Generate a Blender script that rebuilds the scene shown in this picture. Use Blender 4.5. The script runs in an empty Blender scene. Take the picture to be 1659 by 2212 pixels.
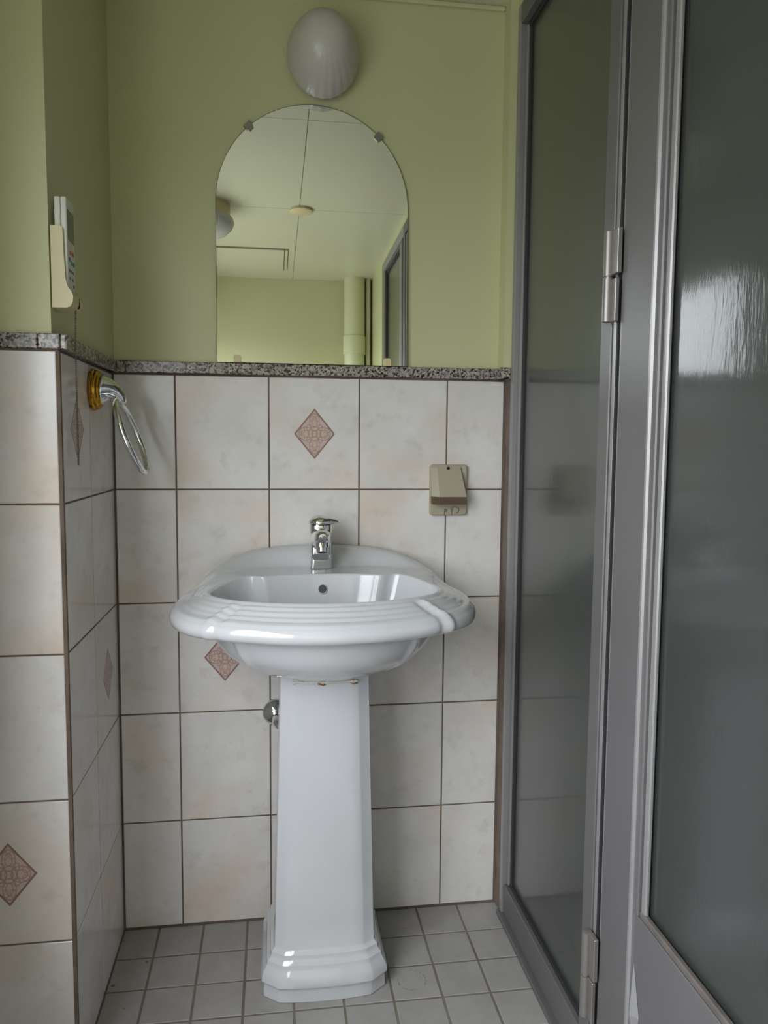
import bpy, bmesh, math, random
from mathutils import Vector, Matrix
random.seed(7)
PI = math.pi
scene = bpy.context.scene
COL = scene.collection

# ------------------------------------------------------------------ camera
cam_d = bpy.data.cameras.new('camera')
cam = bpy.data.objects.new('camera', cam_d)
COL.objects.link(cam)
F_PX = 1662.7
PITCH, YAW, ROLL = -0.0877, 0.1424, 0.0081
cam_d.sensor_fit = 'VERTICAL'
cam_d.sensor_height = 24.0
cam_d.lens = F_PX / 2212.0 * 24.0
cam_d.clip_start = 0.02
cy_, sy_ = math.cos(YAW), math.sin(YAW)
cp_, sp_ = math.cos(PITCH), math.sin(PITCH)
fwd = Vector((sy_ * cp_, cy_ * cp_, sp_))
right = Vector((cy_, -sy_, 0))
up = right.cross(fwd)
cr_, sr_ = math.cos(ROLL), math.sin(ROLL)
R_, U_ = right * cr_ + up * sr_, -right * sr_ + up * cr_
M = Matrix((R_, U_, -fwd)).transposed().to_4x4()
M.translation = Vector((0.0103, -1.7208, 1.1018))
cam.matrix_world = M
scene.camera = cam

# ------------------------------------------------------------------ world, daylight, exposure
world = bpy.data.worlds.new('sky')
scene.world = world
world.use_nodes = True
wt = world.node_tree
bg = wt.nodes['Background']
# overcast sky above the horizon, dimmer ground below it
wtc = wt.nodes.new('ShaderNodeTexCoord')
wsep = wt.nodes.new('ShaderNodeSeparateXYZ')
wt.links.new(wtc.outputs['Generated'], wsep.inputs[0])
wrmp = wt.nodes.new('ShaderNodeValToRGB')
wmap = wt.nodes.new('ShaderNodeMapRange')
wmap.inputs['From Min'].default_value = -1.0
wt.links.new(wsep.outputs['Z'], wmap.inputs['Value'])
wt.links.new(wmap.outputs[0], wrmp.inputs[0])
GROUND, HORIZON, ZENITH = (0.23, 0.235, 0.23, 1), (0.53, 0.55, 0.585, 1), (1.20, 1.25, 1.33, 1)
els = wrmp.color_ramp.elements
els[0].position, els[0].color = 0.0, GROUND
els[1].position, els[1].color = 1.0, ZENITH
for p_, c_ in ((0.485, GROUND), (0.515, HORIZON)):
    e_ = els.new(p_)
    e_.color = c_
wt.links.new(wrmp.outputs[0], bg.inputs[0])
bg.inputs[1].default_value = 12.9
WIN_Y0, WIN_Y1, WIN_Z0, WIN_Z1 = -2.42, -0.765, 0.58, 1.80     # opening in the left wall
XL = -0.47                                                     # inner face of the left wall
ld = bpy.data.lights.new('window_portal', 'AREA')              # guides sampling of the sky through the window
ld.shape = 'RECTANGLE'
ld.size = WIN_Y1 - WIN_Y0
ld.size_y = WIN_Z1 - WIN_Z0
ld.cycles.is_portal = True
lo = bpy.data.objects.new('window_portal', ld)
COL.objects.link(lo)
lo.location = (XL - 0.10, (WIN_Y0 + WIN_Y1) / 2, (WIN_Z0 + WIN_Z1) / 2)
lo.rotation_euler = Matrix(((0, 0, -1), (1, 0, 0), (0, -1, 0))).to_euler()

vs = scene.view_settings
vs.view_transform = 'Standard'
vs.look = 'None'
vs.exposure = 0.0
vs.gamma = 1.0
vs.use_curve_mapping = False


# ------------------------------------------------------------------ helpers
def tag(o, label=None, cat=None, group=None, kind=None):
    if label: o['label'] = label
    if cat: o['category'] = cat
    if group: o['group'] = group
    if kind: o['kind'] = kind
    return o


def empty(name, loc, label, cat, group=None, kind=None):
    o = bpy.data.objects.new(name, None)
    o.empty_display_size = 0.02
    COL.objects.link(o)
    o.location = loc
    return tag(o, label, cat, group, kind)


def link(name, me, mat, parent=None, smooth=None):
    o = bpy.data.objects.new(name, me)
    COL.objects.link(o)
    if mat and not me.materials:
        me.materials.append(mat)
    if parent:
        o.parent = parent
        o.matrix_parent_inverse = Matrix.Translation(parent.location).inverted() if parent.type == 'EMPTY' else Matrix.Identity(4)
    if smooth is not None:
        for p in me.polygons:
            p.use_smooth = True
        if smooth < 180:
            me.set_sharp_from_angle(angle=math.radians(smooth))
    return o


def mesh(name, verts, faces):
    me = bpy.data.meshes.new(name)
    me.from_pydata([tuple(v) for v in verts], [], faces)
    bm = bmesh.new()
    bm.from_mesh(me)
    bmesh.ops.recalc_face_normals(bm, faces=bm.faces)
    bm.to_mesh(me)
    bm.free()
    me.update()
    return me


def part(name, verts, faces, mat, parent=None, smooth=None):
    return link(name, mesh(name, verts, faces), mat, parent, smooth)


def boxes(name, lst, mat, parent=None, bevel=0.0, seg=1):
    """lst of (x0,x1,y0,y1,z0,z1) joined in one part"""
    bm = bmesh.new()
    for x0, x1, y0, y1, z0, z1 in lst:
        r = bmesh.ops.create_cube(bm, size=1.0, matrix=Matrix.Translation(((x0 + x1) / 2, (y0 + y1) / 2, (z0 + z1) / 2)) @ Matrix.Diagonal((abs(x1 - x0), abs(y1 - y0), abs(z1 - z0), 1)))
    if bevel > 0:
        bmesh.ops.bevel(bm, geom=bm.edges[:], offset=bevel, segments=seg, affect='EDGES', profile=0.6)
    me = bpy.data.meshes.new(name)
    bm.to_mesh(me)
    bm.free()
    return link(name, me, mat, parent, 35 if bevel > 0 and seg > 1 else None)


def loft(name, rings, mat, parent=None, cap0=True, cap1=True, smooth=180, closed=True):
    n = len(rings[0])
    verts = [v for r in rings for v in r]
    faces = []
    m = n if closed else n - 1
    for i in range(len(rings) - 1):
        for j in range(m):
            a, b = i * n + j, i * n + (j + 1) % n
            faces.append((a, b, b + n, a + n))
    if cap0: faces.append(tuple(range(n)))
    if cap1: faces.append(tuple((len(rings) - 1) * n + j for j in range(n)))
    return part(name, verts, faces, mat, parent, smooth)


def frame_of(d):
    d = Vector(d).normalized()
    a = Vector((0, 0, 1)) if abs(d.z) < 0.9 else Vector((1, 0, 0))
    x = a.cross(d).normalized()
    return x, d.cross(x)


def lathe(name, origin, axis, prof, mat, parent=None, n=32, smooth=40, caps=True):
    """prof: list of (distance along axis, radius)"""
    x, y = frame_of(axis)
    ax = Vector(axis).normalized()
    o = Vector(origin)
    rings = [[o + ax * t + (x * math.cos(2 * PI * k / n) + y * math.sin(2 * PI * k / n)) * max(r, 1e-5) for k in range(n)] for t, r in prof]
    return loft(name, rings, mat, parent, caps, caps, smooth)


def tube(name, pts, rad, mat, parent=None, n=12, closed=False, smooth=180):
    pts = [Vector(p) for p in pts]
    rads = rad if isinstance(rad, (list, tuple)) else [rad] * len(pts)
    rings = []
    prev = None
    L = len(pts)
    for i, p in enumerate(pts):
        if closed:
            d = pts[(i + 1) % L] - pts[i - 1]
        else:
            d = pts[min(i + 1, L - 1)] - pts[max(i - 1, 0)]
        d.normalize()
        if prev is None:
            x, y = frame_of(d)
        else:
            x = (prev - d * prev.dot(d)).normalized()
            y = d.cross(x)
        prev = x
        rings.append([p + (x * math.cos(2 * PI * k / n) + y * math.sin(2 * PI * k / n)) * rads[i] for k in range(n)])
    if closed:
        rings.append(rings[0])
        # close with welded ring
        verts = [v for r in rings[:-1] for v in r]
        faces = []
        m = len(rings) - 1
        for i in range(m):
            for j in range(n):
                a, b = i * n + j, i * n + (j + 1) % n
                c, d2 = ((i + 1) % m) * n + (j + 1) % n, ((i + 1) % m) * n + j
                faces.append((a, b, c, d2))
        return part(name, verts, faces, mat, parent, smooth)
    return loft(name, rings, mat, parent, True, True, smooth)


def prism(name, poly, axis, a0, a1, mat, parent=None, smooth=None):
    """extrude a 2-D polygon along axis ('x','y','z') between a0 and a1"""
    def P3(p, a):
        return {'x': (a, p[0], p[1]), 'y': (p[0], a, p[1]), 'z': (p[0], p[1], a)}[axis]
    n = len(poly)
    verts = [P3(p, a0) for p in poly] + [P3(p, a1) for p in poly]
    faces = [tuple(range(n)), tuple(range(n, 2 * n))] + [(i, (i + 1) % n, n + (i + 1) % n, n + i) for i in range(n)]
    return part(name, verts, faces, mat, parent, smooth)


def rrect(x0, x1, z0, z1, r, n=5):
    out = []
    for cx, cz, a in ((x1 - r, z1 - r, 0), (x0 + r, z1 - r, 90), (x0 + r, z0 + r, 180), (x1 - r, z0 + r, 270)):
        for k in range(n + 1):
            t = math.radians(a + 90 * k / n)
            out.append((cx + r * math.cos(t), cz + r * math.sin(t)))
    return out


def sstep(a, b, x):
    t = min(1, max(0, (x - a) / (b - a)))
    return t * t * (3 - 2 * t)


# ------------------------------------------------------------------ materials
def srgb(r, g, b):
    f = lambda c: (c / 255 / 12.92) if c / 255 <= 0.04045 else ((c / 255 + 0.055) / 1.055) ** 2.4
    return (f(r), f(g), f(b), 1)


class NT:
    def __init__(s, name):
        s.m = bpy.data.materials.new(name)
        s.m.use_nodes = True
        s.t = s.m.node_tree
        s.b = s.t.nodes['Principled BSDF']

    def n(s, kind, **kw):
        nd = s.t.nodes.new(kind)
        for k, v in kw.items():
            setattr(nd, k, v)
        return nd

    def l(s, a, b):
        s.t.links.new(a, b)

    def math(s, op, a, b=None, c=None, clamp=False):
        nd = s.n('ShaderNodeMath', operation=op, use_clamp=clamp)
        for i, v in enumerate((a, b, c)):
            if v is None: continue
            if isinstance(v, (int, float)): nd.inputs[i].default_value = v
            else: s.l(v, nd.inputs[i])
        return nd.outputs[0]

    def mix(s, fac, a, b):
        nd = s.n('ShaderNodeMix', data_type='RGBA')
        for i, v in ((0, fac), (6, a), (7, b)):
            if isinstance(v, (int, float)): nd.inputs[i].default_value = v
            elif isinstance(v, tuple): nd.inputs[i].default_value = v
            else: s.l(v, nd.inputs[i])
        return nd.outputs[2]

    def noise(s, vec, scale, detail=4, rough=0.55):
        nd = s.n('ShaderNodeTexNoise')
        nd.inputs['Scale'].default_value = scale
        nd.inputs['Detail'].default_value = detail
        nd.inputs['Roughness'].default_value = rough
        if vec is not None: s.l(vec, nd.inputs['Vector'])
        return nd.outputs['Fac']

    def ramp(s, fac, stops):
        nd = s.n('ShaderNodeValToRGB')
        cr = nd.color_ramp
        while len(cr.elements) < len(stops): cr.elements.new(0.5)
        for e, (p, c) in zip(cr.elements, stops):
            e.position, e.color = p, c
        s.l(fac, nd.inputs[0])
        return nd.outputs[0]

    def bump(s, h, strength, dist=0.001):
        nd = s.n('ShaderNodeBump')
        nd.inputs['Strength'].default_value = strength
        nd.inputs['Distance'].default_value = dist
        s.l(h, nd.inputs['Height'])
        return nd.outputs[0]

    def set(s, **kw):
        names = {'color': 'Base Color', 'rough': 'Roughness', 'metal': 'Metallic', 'spec': 'Specular IOR Level', 'trans': 'Transmission Weight',
                 'coat': 'Coat Weight', 'coat_rough': 'Coat Roughness', 'normal': 'Normal', 'coat_normal': 'Coat Normal', 'ior': 'IOR',
                 'sss': 'Subsurface Weight', 'alpha': 'Alpha'}
        for k, v in kw.items():
            i = s.b.inputs[names[k]]
            if isinstance(v, (int, float, tuple)): i.default_value = v
            else: s.l(v, i)
        return s


def local_vec(t, spread=3.0):
    """object coordinates shifted by a per-object random amount"""
    tc = t.n('ShaderNodeTexCoord')
    oi = t.n('ShaderNodeObjectInfo')
    add = t.n('ShaderNodeVectorMath', operation='ADD')
    sc = t.n('ShaderNodeVectorMath', operation='SCALE')
    cmb = t.n('ShaderNodeCombineXYZ')
    for i, k in enumerate((17.0, 31.0, 53.0)):
        t.l(t.math('MULTIPLY', oi.outputs['Random'], k), cmb.inputs[i])
    t.l(tc.outputs['Object'], add.inputs[0])
    t.l(cmb.outputs[0], add.inputs[1])
    return tc.outputs['Object'], add.outputs[0]


def plain(name, col, rough=0.5, metal=0.0, var=0.06, scale=30, **kw):
    t = NT(name)
    tc = t.n('ShaderNodeTexCoord')
    f = t.noise(tc.outputs['Object'], scale)
    d = tuple(c * (1 - var) for c in col[:3]) + (1,)
    e = tuple(min(1, c * (1 + var)) for c in col[:3]) + (1,)
    t.set(color=t.ramp(f, [(0.3, d), (0.7, e)]), rough=rough, metal=metal, **kw)
    return t.m


def paint_mat():
    t = NT('green_paint')
    tc = t.n('ShaderNodeTexCoord')
    f = t.noise(tc.outputs['Object'], 1.6, 3)
    t.set(color=t.ramp(f, [(0.3, srgb(193, 195, 151)), (0.7, srgb(200, 202, 159))]), rough=0.42, spec=0.35,
          normal=t.bump(t.noise(tc.outputs['Object'], 220, 2), 0.12, 0.0006))
    return t.m


def ceiling_mat():
    t = NT('ceiling_board')
    tc = t.n('ShaderNodeTexCoord')
    f = t.noise(tc.outputs['Object'], 2.0, 3)
    t.set(color=t.ramp(f, [(0.3, srgb(200, 202, 172)), (0.7, srgb(206, 208, 178))]), rough=0.35)
    return t.m


def tile_nodes(name):
    t = NT(name)
    ov, rv = local_vec(t)
    a = t.noise(rv, 9, 5, 0.6)
    b = t.noise(rv, 24, 4, 0.6)
    c = t.noise(rv, 5, 3, 0.5)
    base = t.ramp(a, [(0.30, srgb(214, 211, 208)), (0.55, srgb(224, 221, 218)), (0.75, srgb(230, 228, 226))])
    warm = t.mix(t.math('MULTIPLY', t.ramp(c, [(0.50, (0, 0, 0, 1)), (0.72, (1, 1, 1, 1))]), 0.75), base, srgb(220, 202, 183))
    grey = t.mix(t.math('MULTIPLY', t.ramp(b, [(0.56, (0, 0, 0, 1)), (0.74, (1, 1, 1, 1))]), 0.45), warm, srgb(192, 185, 178))
    t.set(rough=0.17, spec=0.45, normal=t.bump(t.noise(rv, 12, 2), 0.10, 0.002))
    return t, ov, grey


def tile_mat():
    t, ov, c = tile_nodes('marbled_tile')
    t.set(color=c)
    return t.m


def decor_mat():
    t, ov, c = tile_nodes('marbled_tile_diamond')
    sp = t.n('ShaderNodeSeparateXYZ')
    t.l(ov, sp.inputs[0])
    X = t.math('DIVIDE', sp.outputs[0], 0.0455)
    Z = t.math('DIVIDE', sp.outputs[2], 0.0560)
    ax, az = t.math('ABSOLUTE', X), t.math('ABSOLUTE', Z)
    d = t.math('ADD', ax, az)
    inside = t.math('LESS_THAN', d, 1.0)
    border = t.math('MULTIPLY', inside, t.math('GREATER_THAN', d, 0.90))
    # petals: outlined ellipses along both axes, rings and a centre rosette
    def ell(x0, z0, rx, rz, w):
        u = t.math('DIVIDE', t.math('SUBTRACT', ax, x0), rx)
        v = t.math('DIVIDE', t.math('SUBTRACT', az, z0), rz)
        r = t.math('SQRT', t.math('ADD', t.math('MULTIPLY', u, u), t.math('MULTIPLY', v, v)))
        return t.math('LESS_THAN', t.math('ABSOLUTE', t.math('SUBTRACT', r, 1.0)), w), t.math('LESS_THAN', r, 1.0)
    l1, f1 = ell(0.0, 0.45, 0.24, 0.34, 0.07)
    l2, f2 = ell(0.42, 0.0, 0.34, 0.26, 0.07)
    l3, f3 = ell(0.0, 0.47, 0.13, 0.20, 0.12)
    l4, f4 = ell(0.46, 0.0, 0.20, 0.14, 0.12)
    l5, f5 = ell(0.0, 0.0, 0.15, 0.13, 0.16)
    l6, f6 = ell(0.26, 0.24, 0.12, 0.12, 0.14)
    l7, f7 = ell(0.0, 0.0, 0.30, 0.27, 0.07)
    l8, f8 = ell(0.13, 0.60, 0.10, 0.12, 0.14)
    l9, f9 = ell(0.60, 0.13, 0.12, 0.10, 0.14)
    line = l1
    for q in (l2, l3, l4, l5, l6, l7, l8, l9):
        line = t.math('MAXIMUM', line, q)
    petal = t.math('MAXIMUM', f1, f2)
    fine = t.noise(ov, 420, 2)
    inner = t.mix(t.math('MULTIPLY', fine, 0.9), srgb(214, 197, 190), srgb(186, 158, 150))
    inner = t.mix(t.math('MULTIPLY', petal, 0.55), inner, srgb(205, 180, 158))
    inner = t.mix(t.math('MULTIPLY', line, 0.75), inner, srgb(160, 132, 126))
    col = t.mix(inside, c, inner)
    col = t.mix(t.math('MULTIPLY', border, 0.95), col, srgb(142, 112, 104))
    t.set(color=col)
    return t.m


def floor_tile_mat():
    t = NT('floor_tile')
    ov, rv = local_vec(t)
    a = t.noise(rv, 14, 5, 0.6)
    t.set(color=t.ramp(a, [(0.3, srgb(148, 145, 141)), (0.7, srgb(162, 159, 155))]), rough=0.38, spec=0.4,
          normal=t.bump(t.noise(rv, 300, 2), 0.15, 0.0005))
    return t.m


def stained_floor_tile_mat():
    """a floor tile with the faint brown ring left by a can"""
    t = NT('floor_tile_ring_mark')
    ov, rv = local_vec(t)
    a = t.noise(rv, 14, 5, 0.6)
    base = t.ramp(a, [(0.3, srgb(150, 147, 143)), (0.7, srgb(164, 161, 157))])
    sp = t.n('ShaderNodeSeparateXYZ')
    t.l(ov, sp.inputs[0])
    x = t.math('SUBTRACT', sp.outputs[0], -0.004)
    z = t.math('SUBTRACT', sp.outputs[2], 0.006)
    r = t.math('SQRT', t.math('ADD', t.math('MULTIPLY', x, x), t.math('MULTIPLY', z, z)))
    ring = t.math('LESS_THAN', t.math('ABSOLUTE', t.math('SUBTRACT', r, 0.029)), 0.0012)
    spots = t.math('GREATER_THAN', t.noise(ov, 150, 2), 0.52)
    t.set(color=t.mix(t.math('MULTIPLY', t.math('MULTIPLY', ring, spots), 0.8), base, srgb(120, 104, 84)), rough=0.38, spec=0.4)
    return t.m


def grout_mat(name, c1, c2):
    t = NT(name)
    tc = t.n('ShaderNodeTexCoord')
    t.set(color=t.ramp(t.noise(tc.outputs['Object'], 7, 4), [(0.35, c1), (0.65, c2)]), rough=0.9)
    return t.m


def granite_mat():
    t = NT('granite')
    tc = t.n('ShaderNodeTexCoord')
    v = tc.outputs['Object']
    vo = t.n('ShaderNodeTexVoronoi')
    vo.inputs['Scale'].default_value = 270
    t.l(v, vo.inputs['Vector'])
    s = t.n('ShaderNodeSeparateColor')
    t.l(vo.outputs['Color'], s.inputs[0])
    base = t.ramp(s.outputs[0], [(0.0, srgb(38, 37, 37)), (0.20, srgb(60, 58, 57)), (0.30, srgb(128, 123, 118)), (0.55, srgb(164, 156, 148)), (0.8, srgb(182, 170, 156)), (1.0, srgb(200, 194, 186))])
    base.node.color_ramp.interpolation = 'CONSTANT' if hasattr(base.node, 'color_ramp') else 'LINEAR'
    n = t.noise(v, 60, 4)
    t.set(color=t.mix(t.math('MULTIPLY', t.ramp(n, [(0.5, (0, 0, 0, 1)), (0.62, (1, 1, 1, 1))]), 0.45), base, srgb(105, 102, 102)), rough=0.22)
    return t.m


def frosted_mat(name, tint, rough):
    t = NT(name)
    tc = t.n('ShaderNodeTexCoord')
    mp = t.n('ShaderNodeMapping')
    mp.inputs['Scale'].default_value = (1, 1, 0.28)
    t.l(tc.outputs['Object'], mp.inputs['Vector'])
    grain = t.noise(mp.outputs[0], 260, 2)
    wave = t.noise(mp.outputs[0], 45, 3)
    h = t.math('ADD', t.math('MULTIPLY', grain, 0.25), wave)
    t.set(color=tint, trans=0.92, rough=rough, ior=1.45, coat=0.75, coat_rough=0.10,
          normal=t.bump(grain, 0.3, 0.0006), coat_normal=t.bump(h, 0.30, 0.0011))
    return t.m


def ceramic_mat():
    t = NT('white_ceramic')
    tc = t.n('ShaderNodeTexCoord')
    f = t.noise(tc.outputs['Object'], 6, 3)
    t.set(color=t.ramp(f, [(0.3, srgb(197, 199, 202)), (0.7, srgb(203, 205, 208))]), rough=0.09, spec=0.5, coat=0.4, coat_rough=0.03)
    return t.m


def sealant_mat():
    t = NT('stained_sealant')
    tc = t.n('ShaderNodeTexCoord')
    f = t.noise(tc.outputs['Object'], 38, 4, 0.6)
    t.set(color=t.ramp(f, [(0.58, srgb(205, 203, 196)), (0.70, srgb(196, 180, 150)), (0.80, srgb(134, 92, 48))]), rough=0.6)
    return t.m


M_PAINT = paint_mat()
M_CEIL = ceiling_mat()
M_TILE = tile_mat()
M_DECOR = decor_mat()
M_FTILE = floor_tile_mat()
M_FRING = stained_floor_tile_mat()
M_GROUT = grout_mat('brown_grout', srgb(96, 80, 68), srgb(122, 108, 96))
M_FGROUT = grout_mat('grey_grout', srgb(104, 97, 86), srgb(126, 119, 108))
M_GRANITE = granite_mat()
M_CERAMIC = ceramic_mat()
M_CHROME = plain('chrome', (0.80, 0.81, 0.82, 1), 0.06, 1.0, 0.02)
M_GOLD = plain('aged_gold', srgb(190, 142, 50), 0.18, 1.0, 0.12, 60)
M_ALU = plain('grey_aluminium', srgb(106, 105, 105), 0.45, 0.25, 0.03, 8)
M_ALU_L = plain('pale_aluminium', srgb(148, 147, 147), 0.35, 0.3, 0.03, 8)
M_STEEL = plain('satin_nickel', srgb(142, 138, 134), 0.4, 0.6, 0.05, 40)
M_RUBBER = plain('gasket_and_gap_shade', srgb(44, 44, 46), 0.6)
M_DARK = plain('black_recess', srgb(18, 17, 16), 0.8)
M_GLASS = frosted_mat('frosted_glass', srgb(142, 150, 146), 0.42)
M_SHOWER = plain('shower_wall', srgb(128, 124, 116), 0.4, 0, 0.08, 4)
M_LAMP = plain('opal_glass', srgb(190, 188, 180), 0.3, 0, 0.02, 8)
M_BEIGE = plain('beige_plastic', srgb(172, 164, 142), 0.42, 0, 0.03, 12)
M_BROWN = plain('brown_smoked_plastic', srgb(92, 76, 60), 0.35, 0, 0.05, 20)
M_CREAM = plain('cream_plastic', srgb(206, 196, 150), 0.38, 0, 0.03, 12)
M_WHITEP = plain('ivory_plastic', srgb(212, 211, 200), 0.35, 0, 0.03, 12)
M_LCD = plain('lcd_window', srgb(88, 92, 78), 0.15, 0, 0.03)
M_ORANGE = plain('orange_button', srgb(196, 104, 66), 0.5)
M_BLUE = plain('blue_button', srgb(84, 110, 140), 0.5)
M_GREEN = plain('green_button', srgb(70, 146, 122), 0.5)
M_GREYB = plain('grey_button', srgb(110, 112, 110), 0.5)
M_CHAIN = plain('bead_chain_metal', srgb(120, 108, 94), 0.4, 0.6, 0.1, 300)
M_CJOINT = plain('ceiling_joint', srgb(118, 116, 84), 0.8)
M_ROSE = plain('yellowed_plastic', srgb(214, 200, 152), 0.45, 0, 0.03)
M_PIPE = plain('painted_pipe', srgb(203, 206, 168), 0.3, 0, 0.02, 5)
M_CAULK = plain('brown_caulk', srgb(112, 99, 88), 0.7, 0, 0.2, 25)
M_DIRTY = plain('dirty_bead', srgb(98, 92, 88), 0.6, 0.1, 0.2, 30)
M_RUST = plain('rust', srgb(136, 98, 58), 0.8, 0, 0.35, 300)
M_SEAL = sealant_mat()
M_WFRAME = plain('window_aluminium', srgb(170, 172, 174), 0.35, 0.5)


def mirror_mat():
    t = NT('mirror_silver')
    tc = t.n('ShaderNodeTexCoord')
    f = t.noise(tc.outputs['Object'], 4, 2)
    t.set(color=t.ramp(f, [(0.3, (0.88, 0.89, 0.88, 1)), (0.7, (0.89, 0.90, 0.89, 1))]), metal=1.0, rough=0.012)
    return t.m


def pane_mat():
    """thin window pane: light passes, a little is reflected"""
    t = NT('window_pane')
    for nd in list(t.t.nodes):
        if nd.type != 'OUTPUT_MATERIAL': t.t.nodes.remove(nd)
    out = [n for n in t.t.nodes if n.type == 'OUTPUT_MATERIAL'][0]
    tr = t.n('ShaderNodeBsdfTransparent')
    gl = t.n('ShaderNodeBsdfGlossy')
    gl.inputs['Roughness'].default_value = 0.2
    mx = t.n('ShaderNodeMixShader')
    tc = t.n('ShaderNodeTexCoord')
    t.l(t.math('MULTIPLY', t.noise(tc.outputs['Object'], 80), 0.14), mx.inputs[0])
    t.l(tr.outputs[0], mx.inputs[1])
    t.l(gl.outputs[0], mx.inputs[2])
    t.l(mx.outputs[0], out.inputs[0])
    return t.m


M_MIRROR = mirror_mat()
M_PANE = pane_mat()

# ------------------------------------------------------------------ setting: dimensions
ZC = 2.055          # ceiling
XP = -0.33          # recess side wall (tile face)
YP = -0.408         # pier front (tile face)
XR = 0.533          # right wall / partition face
YF = -2.50          # wall behind the camera
ZG0, ZG1 = 1.250, 1.274   # granite cap
XS = 1.45           # far side of the shower room
GAP = 0.0032
_tiles = {}


def tile_mesh(w, h, mat, ch=0.0012, dep=0.006):
    key = (round(w, 4), round(h, 4), mat.name)
    if key in _tiles: return _tiles[key]
    v = []
    for hw, hh, y in ((w / 2 - ch, h / 2 - ch, 0.0), (w / 2, h / 2, ch * 0.8), (w / 2, h / 2, dep)):
        v += [(-hw, y, -hh), (hw, y, -hh), (hw, y, hh), (-hw, y, hh)]
    f = [(0, 1, 2, 3), (8, 11, 10, 9)]
    for i in (0, 4):
        for j in range(4):
            f.append((i + j, i + 4 + j, i + 4 + (j + 1) % 4, i + (j + 1) % 4))
    me = mesh('tile', v, f)
    me.materials.append(mat)
    _tiles[key] = me
    return me


def put_tile(parent, u0, u1, z0, z1, place, mat=None):
    g = 0.0046 if place == 'floor' else GAP
    me = tile_mesh(u1 - u0 - g, z1 - z0 - g, mat or M_TILE)
    o = bpy.data.objects.new('tile', me)
    COL.objects.link(o)
    o.parent = parent
    um, zm = (u0 + u1) / 2, (z0 + z1) / 2
    jit = random.uniform(-0.0004, 0.0002)
    if place == 'back':
        o.location = (um, 0 + jit, zm)
    elif place == 'side':          # faces +x, u is y
        o.location = (XP - jit, um, zm)
        o.rotation_euler = (0, 0, PI / 2)
    elif place == 'front':
        o.location = (um, YP + jit, zm)
    elif place == 'left':
        o.location = (XL - jit, um, zm)
        o.rotation_euler = (0, 0, PI / 2)
    elif place == 'floor':         # u is x, z is y
        o.location = (um, zm, jit)
        o.rotation_euler = (-PI / 2, 0, 0)
    return o


ROWS = [(k * 0.25, (k + 1) * 0.25) for k in range(5)]

# floor
floor = boxes('floor', [(XL - 0.2, XS + 0.1, YF - 0.1, 0.1, -0.10, -0.0014)], M_FGROUT)
tag(floor, 'grey floor of small square ceramic tiles', 'floor', kind='structure')
FP, FX0 = 0.0988, -0.2514
xs = [XP] + [FX0 + FP * k for k in range(8)] + [XR + 0.03]
ys = [0.0, -0.1035]
while ys[-1] > YF + FP: ys.append(ys[-1] - FP)
ys.append(YF)
for j in range(len(ys) - 1):
    cols = list(xs)
    if ys[j] < -0.4:
        cols = [XL, FX0 - 2 * FP, FX0 - FP] + cols[1:]
    for i in range(len(cols) - 1):
        ring = j == 2 and 0.24 < cols[i] < 0.25
        put_tile(floor, cols[i], cols[i + 1], ys[j + 1], ys[j], 'floor', M_FRING if ring else M_FTILE)

for sx_, sy_2, sr_2 in ((-0.262, -0.118, .0034), (-0.318, -0.184, .0042), (-0.283, -0.253, .0022), (0.30, -0.075, .0012)):
    lathe('stain', (sx_, sy_2, -0.0002), (0, 0, 1), [(0, sr_2), (.0008, sr_2 * .8), (.001, .0003)], M_RUST, floor, 9, 60)

# back wall
wall_back = boxes('wall_back', [(-0.6, XR + 0.08, 0.0, 0.06, 1.25, ZC + 0.02)], M_PAINT)
tag(wall_back, 'green painted back wall, tiled below the granite ledge, behind the washbasin', 'wall', kind='structure')
boxes('grout_bed', [(-0.6, XS, 0.0018, 0.06, -0.02, 1.25)], M_GROUT, wall_back)
cx = [XP + 0.002, -0.2, 0.0, 0.2, 0.4, XR]
for r, (z0, z1) in enumerate(ROWS):
    for i in range(5):
        dec = (i, r) in ((2, 4), (1, 2))
        z1e = z1 - (0.0025 if r == 4 else 0)
        put_tile(wall_back, cx[i], cx[i + 1], z0 + (0.002 if r == 0 else 0), z1e, 'back', M_DECOR if dec else M_TILE)

# pier on the left: side face looks right, front face looks at the camera
wall_pier = part('wall_left_pier', [(-0.62, 0.05, 1.25), (-0.323, 0.05, 1.25), (-0.3245, 0, 1.25), (-0.3435, YP + 0.010, 1.25), (-0.62, YP + 0.010, 1.25),
                                    (-0.62, 0.05, ZC + .02), (-0.323, 0.05, ZC + .02), (-0.3245, 0, ZC + .02), (-0.3435, YP + 0.010, ZC + .02), (-0.62, YP + 0.010, ZC + .02)],
                 [(0, 1, 2, 3, 4), (5, 6, 7, 8, 9)] + [(i, (i + 1) % 5, 5 + (i + 1) % 5, 5 + i) for i in range(5)], M_PAINT)
tag(wall_pier, 'projecting green and tiled wall corner left of the washbasin', 'wall', kind='structure')
boxes('grout_bed', [(-0.62, XP - 0.0018, YP + 0.0018, 0.0, -0.02, 1.25)], M_GROUT, wall_pier)
for r, (z0, z1) in enumerate(ROWS):
    z1e = z1 - (0.0025 if r == 4 else 0)
    put_tile(wall_pier, -0.2065, 0.0, z0, z1e, 'side', M_DECOR if r == 2 else M_TILE)
    put_tile(wall_pier, YP + 0.009, -0.2095, z0, z1e, 'side', M_DECOR if r == 4 else M_TILE)
    put_tile(wall_pier, -0.534, -0.334, z0, z1e, 'front', M_DECOR if r == 1 else M_TILE)
boxes('corner_strip', [(-0.336, XP + 0.0004, YP + 0.0012, YP + 0.009, 0, 1.247)], M_GROUT, wall_pier, 0.0008)

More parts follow.
